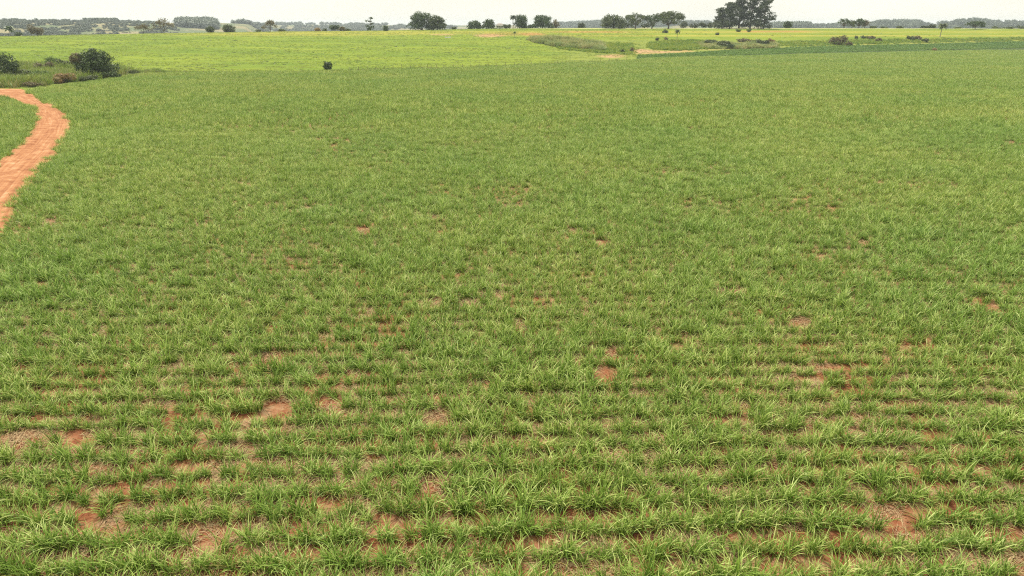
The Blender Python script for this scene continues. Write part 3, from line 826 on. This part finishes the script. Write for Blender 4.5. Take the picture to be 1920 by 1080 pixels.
# the corner by the road
tree('round', 'round_tree', 185, 147, 88, 74, 'round dark green tree with a brown flank behind the top of the dirt road', mat='dark', brown=[(-0.72, 0.66, 0.25), (-0.6, 0.5, 0.22), (-0.85, 0.55, 0.15)], n=17000, low=0.22)
tree('round', 'round_tree', -2, 152, 92, 78, 'dark green tree cut by the left edge of the photo', mat='dark', n=17000, low=0.22)
tree('umbrella', 'small_tree', 100, 130, 104, 20, 'tiny flat topped tree standing in the tall grass between the two dark trees', mat='fresh', n=900)
tree('bush', 'shrub', 88, 137, 113, 34, 'purplish brown shrub below the tiny flat topped tree', 'shrub', mat='brown')
tree('bush', 'shrub', 127, 134, 108, 30, 'loose green shrub just left of the round dark tree', 'shrub', mat='olive')
tree('bush', 'shrub', 204, 149, 132, 36, 'dark shrub under the right side of the round tree', 'shrub', mat='dark')
tree('bush', 'shrub', 165, 153, 138, 40, 'dark olive shrub at the foot of the round tree, nearest the cane', 'shrub', mat='olive')
tree('bush', 'shrub', 245, 141, 131, 34, 'low dark shrub on the field edge right of the round tree', 'shrub', mat='olive')
tree('bush', 'shrub', 78, 153, 127, 46, 'wide green shrub in the middle of the tall grass by the road', 'shrub', mat='fresh')
tree('bush', 'shrub', 40, 152, 127, 42, 'grey green shrub beside the tree at the left edge', 'shrub', mat='olive')
tree('bush', 'shrub', 118, 156, 135, 42, 'tawny shrub close to the corner of the cane field', 'shrub', mat='ochre')
tree('bush', 'shrub', 22, 161, 144, 48, 'low brown shrub right above the dirt road at the left', 'shrub', mat='brown')
tree('bush', 'shrub', 62, 163, 152, 30, 'reddish brown shrub right above the bend of the dirt road', 'shrub', mat='brown')
tree('round', 'small_tree', 616, 131, 114, 17, 'lone small green tree where the pasture meets the cane', mat='dark', n=1500)

# along the crest, left to right
tree('palm', 'palm_tree', 20, 67, 50, 18, 'shaggy low palm on the crest at the far left', 'palm', mat='dark', Y=600)
tree('bush', 'shrub', 35, 67, 60, 12, 'low dark bush beside the shaggy palm on the crest', 'shrub', mat='dark', Y=598)
tree('bush', 'round_bush', 70, 67, 43, 30, 'big dense dull brown green bush on the left part of the crest', 'bush', mat='brown', Y=600, n=3000)
tree('bare', 'bare_tree', 269, 63, 44, 24, 'thin brown tree left of the larger spreading bare tree', mat='brown', Y=640, n=700)
tree('bare', 'bare_tree', 308, 62, 33, 42, 'spreading nearly leafless tree with pale forked limbs on the crest', mat='brown', Y=640, n=1500)
tree('round', 'small_tree', 395, 61, 50, 14, 'small dull green tree on the crest left of the brownish round tree', mat='olive', Y=655)
tree('round', 'small_tree', 430, 60, 46, 21, 'brownish round tree on the crest in front of the grey wood', mat='olive', Y=660, brown=[(0.0, 0.5, 0.3)])
tree('bush', 'shrub', 484, 60, 55, 11, 'flat low bush left of the thin dead tree', 'shrub', mat='olive', Y=668)
tree('bare', 'dead_tree', 507, 60, 38, 10, 'thin dead tree with a few stub branches against the pale hills', mat='brown', Y=670, n=140)
tree('bush', 'shrub', 528, 60, 53.5, 15, 'low dark bush right of the thin dead tree', 'shrub', mat='olive', Y=670)
tree('bush', 'shrub', 597, 58, 51, 11, 'ochre bush on the crest between the dead tree and the domed bushes', 'shrub', mat='ochre', Y=676)
tree('bush', 'shrub', 608, 58, 53, 7, 'tiny dark bush touching the ochre bush', 'shrub', mat='olive', Y=674)
tree('bush', 'round_bush', 628, 58, 45, 20, 'dark domed bush on the crest with a brown bush against its right side', 'bush', mat='dark', Y=676)
tree('bush', 'round_bush', 641, 58, 48.5, 14, 'brown domed bush against the dark domed bush', 'bush', mat='brown', Y=674)
tree('bush', 'shrub', 653, 58, 54, 9, 'small low bush right of the brown domed bush', 'shrub', mat='olive', Y=676)
tree('tiers', 'tiered_tree', 694, 57, 33, 17, 'sparse leaning tree with separate plates of dark foliage', mat='dark', Y=680, n=700)
tree('round', 'small_tree', 723, 60, 47.5, 9, 'small dark tree between the tiered tree and the big leafy pair', mat='dark', Y=650, n=500)
tree('round', 'broad_tree', 791, 57, 22, 54, 'biggest broad dark tree of the pair standing alone on the crest', mat='dark', Y=683, n=7000)
tree('round', 'broad_tree', 820, 57, 29, 31, 'narrower olive tree leaning on the right side of the biggest broad tree', mat='olive', Y=679, n=4500)
tree('bush', 'shrub', 852, 55, 51, 10, 'faint low bush right of the big leafy pair', 'shrub', mat='olive', Y=705)
tree('round', 'broad_tree', 890, 54, 39, 26, 'low spreading tree, the first left of the white house', mat='dark', Y=715, n=2600)
tree('round', 'broad_tree', 917, 54, 36, 24, 'rounded dark tree directly left of the white house', mat='dark', Y=715, n=2800)
tree('bush', 'hedge', 950, 54, 45, 15, 'low leafy hedge between the white house and the palm', 'hedge', mat='olive', Y=718)
tree('palm', 'palm_tree', 962, 54, 26, 12, 'tall palm rising between the hedge and a rounded dark tree', 'palm', mat='pine', Y=716)
tree('round', 'broad_tree', 977, 54, 27, 25, 'rounded dark tree touching the tall palm', mat='dark', Y=720, n=3600)
tree('bush', 'hedge', 995, 54, 46, 14, 'low dark hedge between the palm group and the wide tree to the right', 'hedge', mat='dark', Y=722)
tree('round', 'broad_tree', 1017, 53, 28, 38, 'wide spreading tree right of the palm, left of the grey hill', mat='dark', Y=722, n=4500)
tree('round', 'broad_tree', 1042, 53, 36, 13, 'narrow ragged tree on the right of the wide spreading tree', mat='brown', Y=722, n=600)
tree('round', 'small_tree', 1090, 53, 43, 12, 'small round dark tree in front of the grey hill', mat='pine', Y=760)
GT = None
tree('round', 'broad_tree', 1150, 53, 27, 50, 'dense domed olive tree, leftmost of the four shade trees', mat='olive', Y=715, n=6000)
tree('umbrella', 'broad_tree', 1191, 53.5, 25, 44, 'flat topped shade tree with bright gaps under its crown', mat='olive', Y=705, n=3400)
tree('umbrella', 'broad_tree', 1222, 53.5, 28, 30, 'smaller shade tree between the flat topped tree and the tallest dome', mat='dark', Y=705, n=1700)
tree('umbrella', 'broad_tree', 1253, 53, 21, 52, 'tallest domed shade tree, rightmost of the four shade trees', mat='olive', Y=712, n=7500)
for x_, top, wd, lab in ((1178, 42, 26, 'dark undergrowth behind the flat topped shade tree'), (1215, 42, 30, 'dark undergrowth behind the smaller shade tree'), (1281, 39, 22, 'dark thick bush at the right foot of the tallest domed tree'),
                         (1300, 42, 22, 'round dark bush, first right of the four shade trees'), (1318, 40, 18, 'upright dark bush in the hedge left of the tall evergreens'), (1334, 42, 22, 'olive bush touching the tall evergreens on the left')):
    tree('bush', 'large_bush', x_, 53, top, wd, lab, 'bush', mat='pine' if x_ != 1334 else 'olive', Y=742, n=900)
# tall evergreens
tree('tall', 'tall_evergreen', 1353, 53, 16, 30, 'shortest of the tall evergreens, at the left end of the grove', mat='pine', Y=735, n=5000)
tree('tall', 'tall_evergreen', 1368, 53, 6, 30, 'second tall evergreen from the left in the grove', mat='pine', Y=725, n=6500)
tree('tall', 'tall_evergreen', 1385, 53, -4, 33, 'third evergreen from the left, reaching the top of the photo', mat='pine', Y=735, n=8000)
tree('tall', 'tall_evergreen', 1406, 53, -7, 35, 'ragged tall evergreen in the middle right of the grove with sky gaps beside it', mat='pine', Y=730, n=6500, lean=0.05)
tree('tall', 'tall_evergreen', 1431, 53, -1, 42, 'rightmost tall evergreen with long drooping side branches', mat='pine', Y=725, n=7000)
tree('bush', 'large_bush', 1355, 53, 37, 34, 'dense dark thicket at the left foot of the evergreens', 'bush', mat='pine', Y=722, n=1300)
tree('bush', 'large_bush', 1413, 53, 34, 44, 'dense dark thicket at the foot of the middle evergreens', 'bush', mat='pine', Y=720, n=1800)
tree('round', 'small_tree', 1476, 53, 40.5, 15, 'small round tree right of the tall evergreens', mat='dark', Y=745)
for x_, top, wd, mt, lab in ((1582, 35, 20, 'dark', 'left tree of the ragged row of four on the right'), (1597, 38, 14, 'olive', 'second tree of the ragged row of four on the right'), (1610, 35, 16, 'dark', 'third tree of the ragged row of four on the right'), (1621, 38, 12, 'brown', 'smallest and rightmost tree of the ragged row of four')):
    tree('umbrella', 'ragged_tree', x_, 53.5, top, wd, lab, mat=mt, Y=755, n=900)
tree('bush', 'shrub', 1636, 53.5, 49.5, 13, 'low dark bush just right of the ragged row of four trees', 'shrub', mat='olive', Y=752)
tree('bush', 'shrub', 1685, 54, 49, 14, 'dark low bush midway between the ragged row and the leaning palm', 'shrub', mat='olive', Y=757)
tree('round', 'small_tree', 1732, 54, 48, 9, 'small dark tree left of its wider neighbour near the leaning palm', mat='pine', Y=765, n=500)
tree('round', 'small_tree', 1746, 54, 46.5, 15, 'wider dark tree directly left of the leaning palm', mat='pine', Y=765, n=800)
tree('palm', 'palm_tree', 1762, 70, 42, 17, 'leaning wispy palm in front of the right hand hill', 'palm', mat='olive', lean=0.06)
tree('umbrella', 'broad_tree', 1828, 56, 39.5, 27, 'lone dark spreading tree at the right below the low hill', mat='dark', Y=735, n=1800)
for x_, top, wd, lab in ((1658, 51, 12, 'tiny bush in the scrub left of the midway bush'), (1792, 51.5, 14, 'tiny bush between the leaning palm and the lone tree'), (1872, 49.5, 20, 'low bush right of the lone spreading tree'), (1893, 50.5, 14, 'small pale bush second from the right edge'), (1914, 47.5, 18, 'dark bush at the right edge of the photo on the crest')):
    tree('bush', 'shrub', x_, 54, top, wd, lab, 'shrub', mat='olive', Y=758, n=420)

# on the slopes
tree('palm', 'young_palm', 965, 70, 58, 7, 'young palm by the red soil patches left of the bank', 'palm', mat='fresh')
tree('palm', 'young_palm', 1269, 76, 53, 11, 'shaggy palm with hanging dead fronds above the lush bank', 'palm', mat='olive')
tree('bush', 'shrub', 1248, 61.5, 55, 9, 'small round shrub left above the shaggy palm', 'shrub', mat='olive')
tree('bush', 'shrub', 1232, 76, 70.5, 6, 'left one of two little bushes on the rim of the lush bank', 'shrub', mat='olive')
tree('bush', 'shrub', 1249, 76, 70, 6, 'right one of two little bushes on the rim of the lush bank', 'shrub', mat='brown')
tree('bush', 'shrub', 1168, 99, 91, 8, 'left of two upright brown bushes by the bare pink patch', 'shrub', mat='olive')
tree('bush', 'shrub', 1185, 98, 89, 8, 'right of two upright brown bushes by the bare pink patch', 'shrub', mat='brown')
tree('bush', 'shrub', 1010, 79, 74, 14, 'dark bush at the left tip of the dry brushy bank', 'shrub', mat='olive')
tree('bush', 'shrub', 1064, 77, 71.5, 16, 'brown bush on top of the dry brushy bank', 'shrub', mat='brown')
tree('bush', 'shrub', 1048, 84, 78, 12, 'dark bush in the middle of the dry brushy bank', 'shrub', mat='brown')
tree('bush', 'shrub', 1085, 91, 83, 16, 'dark bush low on the right end of the dry brushy bank', 'shrub', mat='olive')
tree('bush', 'shrub', 1330, 84, 73, 24, 'leftmost pale green bush of the big brush group', 'shrub', mat='olive')
tree('bush', 'shrub', 1352, 89, 74, 36, 'widest grey green bush of the big brush group', 'shrub', mat='olive')
tree('bush', 'shrub', 1368, 91, 82, 20, 'dark bush low in front of the widest grey green bush', 'shrub', mat='dark')
tree('bush', 'shrub', 1392, 79, 72, 22, 'flat brown bush in the middle of the big brush group', 'shrub', mat='brown')
tree('bush', 'shrub', 1412, 82, 73, 18, 'brown bush second from the right in the big brush group', 'shrub', mat='brown')
tree('bush', 'shrub', 1428, 86, 71, 22, 'upright green bush near the right end of the big brush group', 'shrub', mat='olive')
tree('bush', 'shrub', 1443, 84, 71, 14, 'rightmost straw coloured bush of the big brush group', 'shrub', mat='ochre')
tree('bush', 'shrub', 1345, 65.5, 62, 5, 'tiny dark bush on the bright green slope before the evergreens', 'shrub', mat='dark')
tree('bush', 'shrub', 1404, 60, 53.5, 9, 'small green bush in the pasture in front of the evergreens', 'shrub', mat='fresh')
tree('bush', 'shrub', 1384, 59.5, 54.5, 7, 'yellow green bush left of the small green bush before the evergreens', 'shrub', mat='fresh')
tree('bush', 'shrub', 1571, 84, 64, 34, 'large tawny bush standing alone on the right bank', 'shrub', mat='brown', n=2600)
tree('bush', 'shrub', 1592, 85, 78, 14, 'low dark bush touching the large tawny bush', 'shrub', mat='brown')
tree('bush', 'shrub', 1606, 73, 67.5, 6, 'tiny bush right of the large tawny bush', 'shrub', mat='olive')
tree('bush', 'shrub', 1620, 72, 66.5, 11, 'left bush of the low pair beyond the tawny bush', 'shrub', mat='olive')
tree('bush', 'shrub', 1633, 73, 66.5, 14, 'right bush of the low pair beyond the tawny bush', 'shrub', mat='brown')
tree('bush', 'shrub', 1647, 78, 71, 10, 'brown bush below the low pair on the right bank', 'shrub', mat='brown')
tree('bush', 'shrub', 1706, 75, 67, 14, 'left bush of the long clump near the leaning palm', 'shrub', mat='olive')
tree('bush', 'shrub', 1720, 75, 67, 16, 'middle bush of the long clump near the leaning palm', 'shrub', mat='brown')
tree('bush', 'shrub', 1735, 79, 71, 15, 'right bush of the long clump near the leaning palm', 'shrub', mat='olive')
tree('bush', 'shrub', 1751, 96, 90, 7, 'pinkish dry bush standing in the dark crop strip', 'shrub', mat='ochre')

# ------------------------------------------------------------------ the white house on the crest
def house():
    Y = 722.0; px = 937.5
    X = (px - 960) / F * (Y * math.cos(PITCH)); z = float(terrain(X, Y))
    root = bpy.data.objects.new('white_house', None); root.location = (X, Y, z); COL.objects.link(root)
    tag(root, 'small white house with a grey hipped roof on the crest', 'house')
    mb = MB(); mb.box((0, 0, 1.9), (7.0, 6.0, 4.2)); link('wall', mb.mesh('wall', M['white']), root)
    rb = MB(); e = 0.45
    v = [(-3.5 - e, -3 - e, 4.0), (3.5 + e, -3 - e, 4.0), (3.5 + e, 3 + e, 4.0), (-3.5 - e, 3 + e, 4.0), (-1.3, 0, 5.3), (1.3, 0, 5.3)]
    rb.add(v, [(0, 3, 2, 1), (0, 1, 5, 4), (1, 2, 5), (2, 3, 4, 5), (3, 0, 4)])
    link('roof', rb.mesh('roof', M['roof']), root)
    for x in (-2.1, 2.1):
        wb = MB(); wb.box((x, -3.02, 1.9), (1.1, 0.1, 1.0)); link('window', wb.mesh('window', M['pane']), root)
    db = MB(); db.box((0, -3.02, 1.05), (1.0, 0.1, 2.1)); link('door', db.mesh('door', M['post']), root)
    pb = MB(); pb.box((0, -3.9, 2.55), (7.2, 1.8, 0.12)); link('awning', pb.mesh('awning', M['roof']), root)
house()

def trough():
    G = ground([840], [71])[0]
    root = bpy.data.objects.new('feed_trough', None); root.location = G; COL.objects.link(root)
    tag(root, 'long low white trough lying in the open pasture', 'trough')
    mb = MB()
    for y in (-0.45, 0.45): mb.box((0, y, 0.45), (4.4, 0.1, 0.7))
    for x in (-2.15, 2.15): mb.box((x, 0, 0.45), (0.1, 0.8, 0.7))
    mb.box((0, 0, 0.2), (4.2, 0.8, 0.12)); link('basin', mb.mesh('basin', M['trough']), root)
    for x in (-1.6, 1.6):
        s_ = MB(); s_.box((x, 0, 0.05), (0.15, 0.9, 0.2)); link('foot', s_.mesh('foot', M['trough']), root)
trough()

# ------------------------------------------------------------------ fence between the cane and the pasture
def fence():
    pxs = np.linspace(640, 1175, 34)
    line = np.interp(pxs, [600, 760, 900, 1050, 1180], [134.5, 129.3, 126, 119.3, 113.3])
    P = flat(np.stack([pxs, line], 1))
    root = bpy.data.objects.new('wire_fence', None); root.location = (P[0, 0], P[0, 1], 0); COL.objects.link(root)
    tag(root, 'thin wooden post and wire fence between the cane and the pasture', 'fence')
    rr = np.random.default_rng(8); tops = []
    for k, (x, y) in enumerate(P):
        mb = MB(); h = rr.uniform(1.35, 1.9); lx = rr.normal(0, 0.05)
        a = (x - P[0, 0], y - P[0, 1])
        mb.tube([(a[0], a[1], -0.3), (a[0] + lx, a[1], h)], [0.09, 0.075], 6)
        link('post', mb.mesh('post', M['post']), root); tops.append(a)
    for hz in (0.5, 0.9, 1.25):
        wb = MB(); wb.tube([(a[0], a[1] - 0.09, hz) for a in tops], [0.008] * len(tops), 3)
        link('wire', wb.mesh('wire', M['wire']), root)
fence()

# ------------------------------------------------------------------ far woods
def blob(seed, n=420):
    r = np.random.default_rng(seed)
    lob = [((r.uniform(-0.5, 0.5), r.uniform(-0.5, 0.5), r.uniform(0.35, 0.75)), (0.4, 0.4, 0.3)) for _ in range(5)]
    return cluster_mesh('far_tree', n, r, M['wood'], lob, 0.14)
BLOB = [blob(300 + q) for q in range(5)]
def woods(name, n, seed, pxr, Yr, label, sz, dens=0.5, nz_=(70, 110)):
    r = np.random.default_rng(seed)
    px = r.uniform(pxr[0], pxr[1], n); Y = r.uniform(Yr[0], Yr[1], n)
    X = (px - 960) / F * (Y * math.cos(PITCH))
    ok = fbm(X / nz_[0], Y / nz_[1], seed) > dens
    X, Y = X[ok], Y[ok]; s = r.uniform(sz[0], sz[1], len(X))
    return scatter(name, np.stack([X, Y, terrain(X, Y) - 0.5], 1), r.uniform(0, 6.28, len(X)), np.stack([s, s, s * r.uniform(0.6, 1.0, len(X))], 1), r.integers(0, 5, len(X)), BLOB, label)
woods('hillside_woods', 6500, 401, (-120, 335), (1100, 1990), 'scattered woods over the hazy hillside at the far left', (2.5, 7), 0.52, (34, 55))
woods('distant_wood', 2400, 402, (338, 402), (1950, 2250), 'grey blue wood block on the far hill behind the bare tree', (12, 17), 0.2)
woods('distant_wood', 900, 404, (165, 218), (1930, 2030), 'straight topped wood on the skyline of the left hill', (8, 10), 0.0)
woods('distant_woods', 2600, 405, (440, 900), (2500, 4150), 'faint woods in the haze behind the middle of the crest', (10, 18), 0.52, (200, 300))
woods('distant_wood', 1600, 406, (1450, 1514), (2500, 2750), 'flat topped blue grey wood right of the evergreens', (20, 24), 0.0)
woods('distant_wood', 2200, 407, (1640, 1720), (2400, 2950), 'blue grey wood on the rise right of the ragged row of trees', (13, 20), 0.25)
woods('distant_woods', 3200, 408, (1430, 2100), (1500, 3000), 'hazy woods along the far right horizon', (9, 17), 0.47, (150, 120))
woods('distant_woods', 1500, 409, (1040, 1330), (3000, 4000), 'wooded grey hill behind the shade trees', (14, 20), 0.4, (200, 300))

# ------------------------------------------------------------------ haze
mb = MB(); mb.box((0, 2900, 17), (14000, 9000, 94)) 
V = mb.V[0]; V[:, 2] = np.where(V[:, 2] > 0, 62, -95)
m, nt, o = mat_new('haze')
pv = nt.nodes.new('ShaderNodeVolumePrincipled')
pv.inputs['Color'].default_value = (0.80, 0.91, 1.0, 1)
pv.inputs['Density'].default_value = 0.00011
pv.inputs['Anisotropy'].default_value = 0.2
nt.links.new(pv.outputs[0], o.inputs['Volume'])
ho = link('haze', mesh('haze', V, mb.F, m)); tag(ho, 'thin pale haze over the far hills', kind='stuff')
print('terrain min', ZZ.min(), ZZ.max())
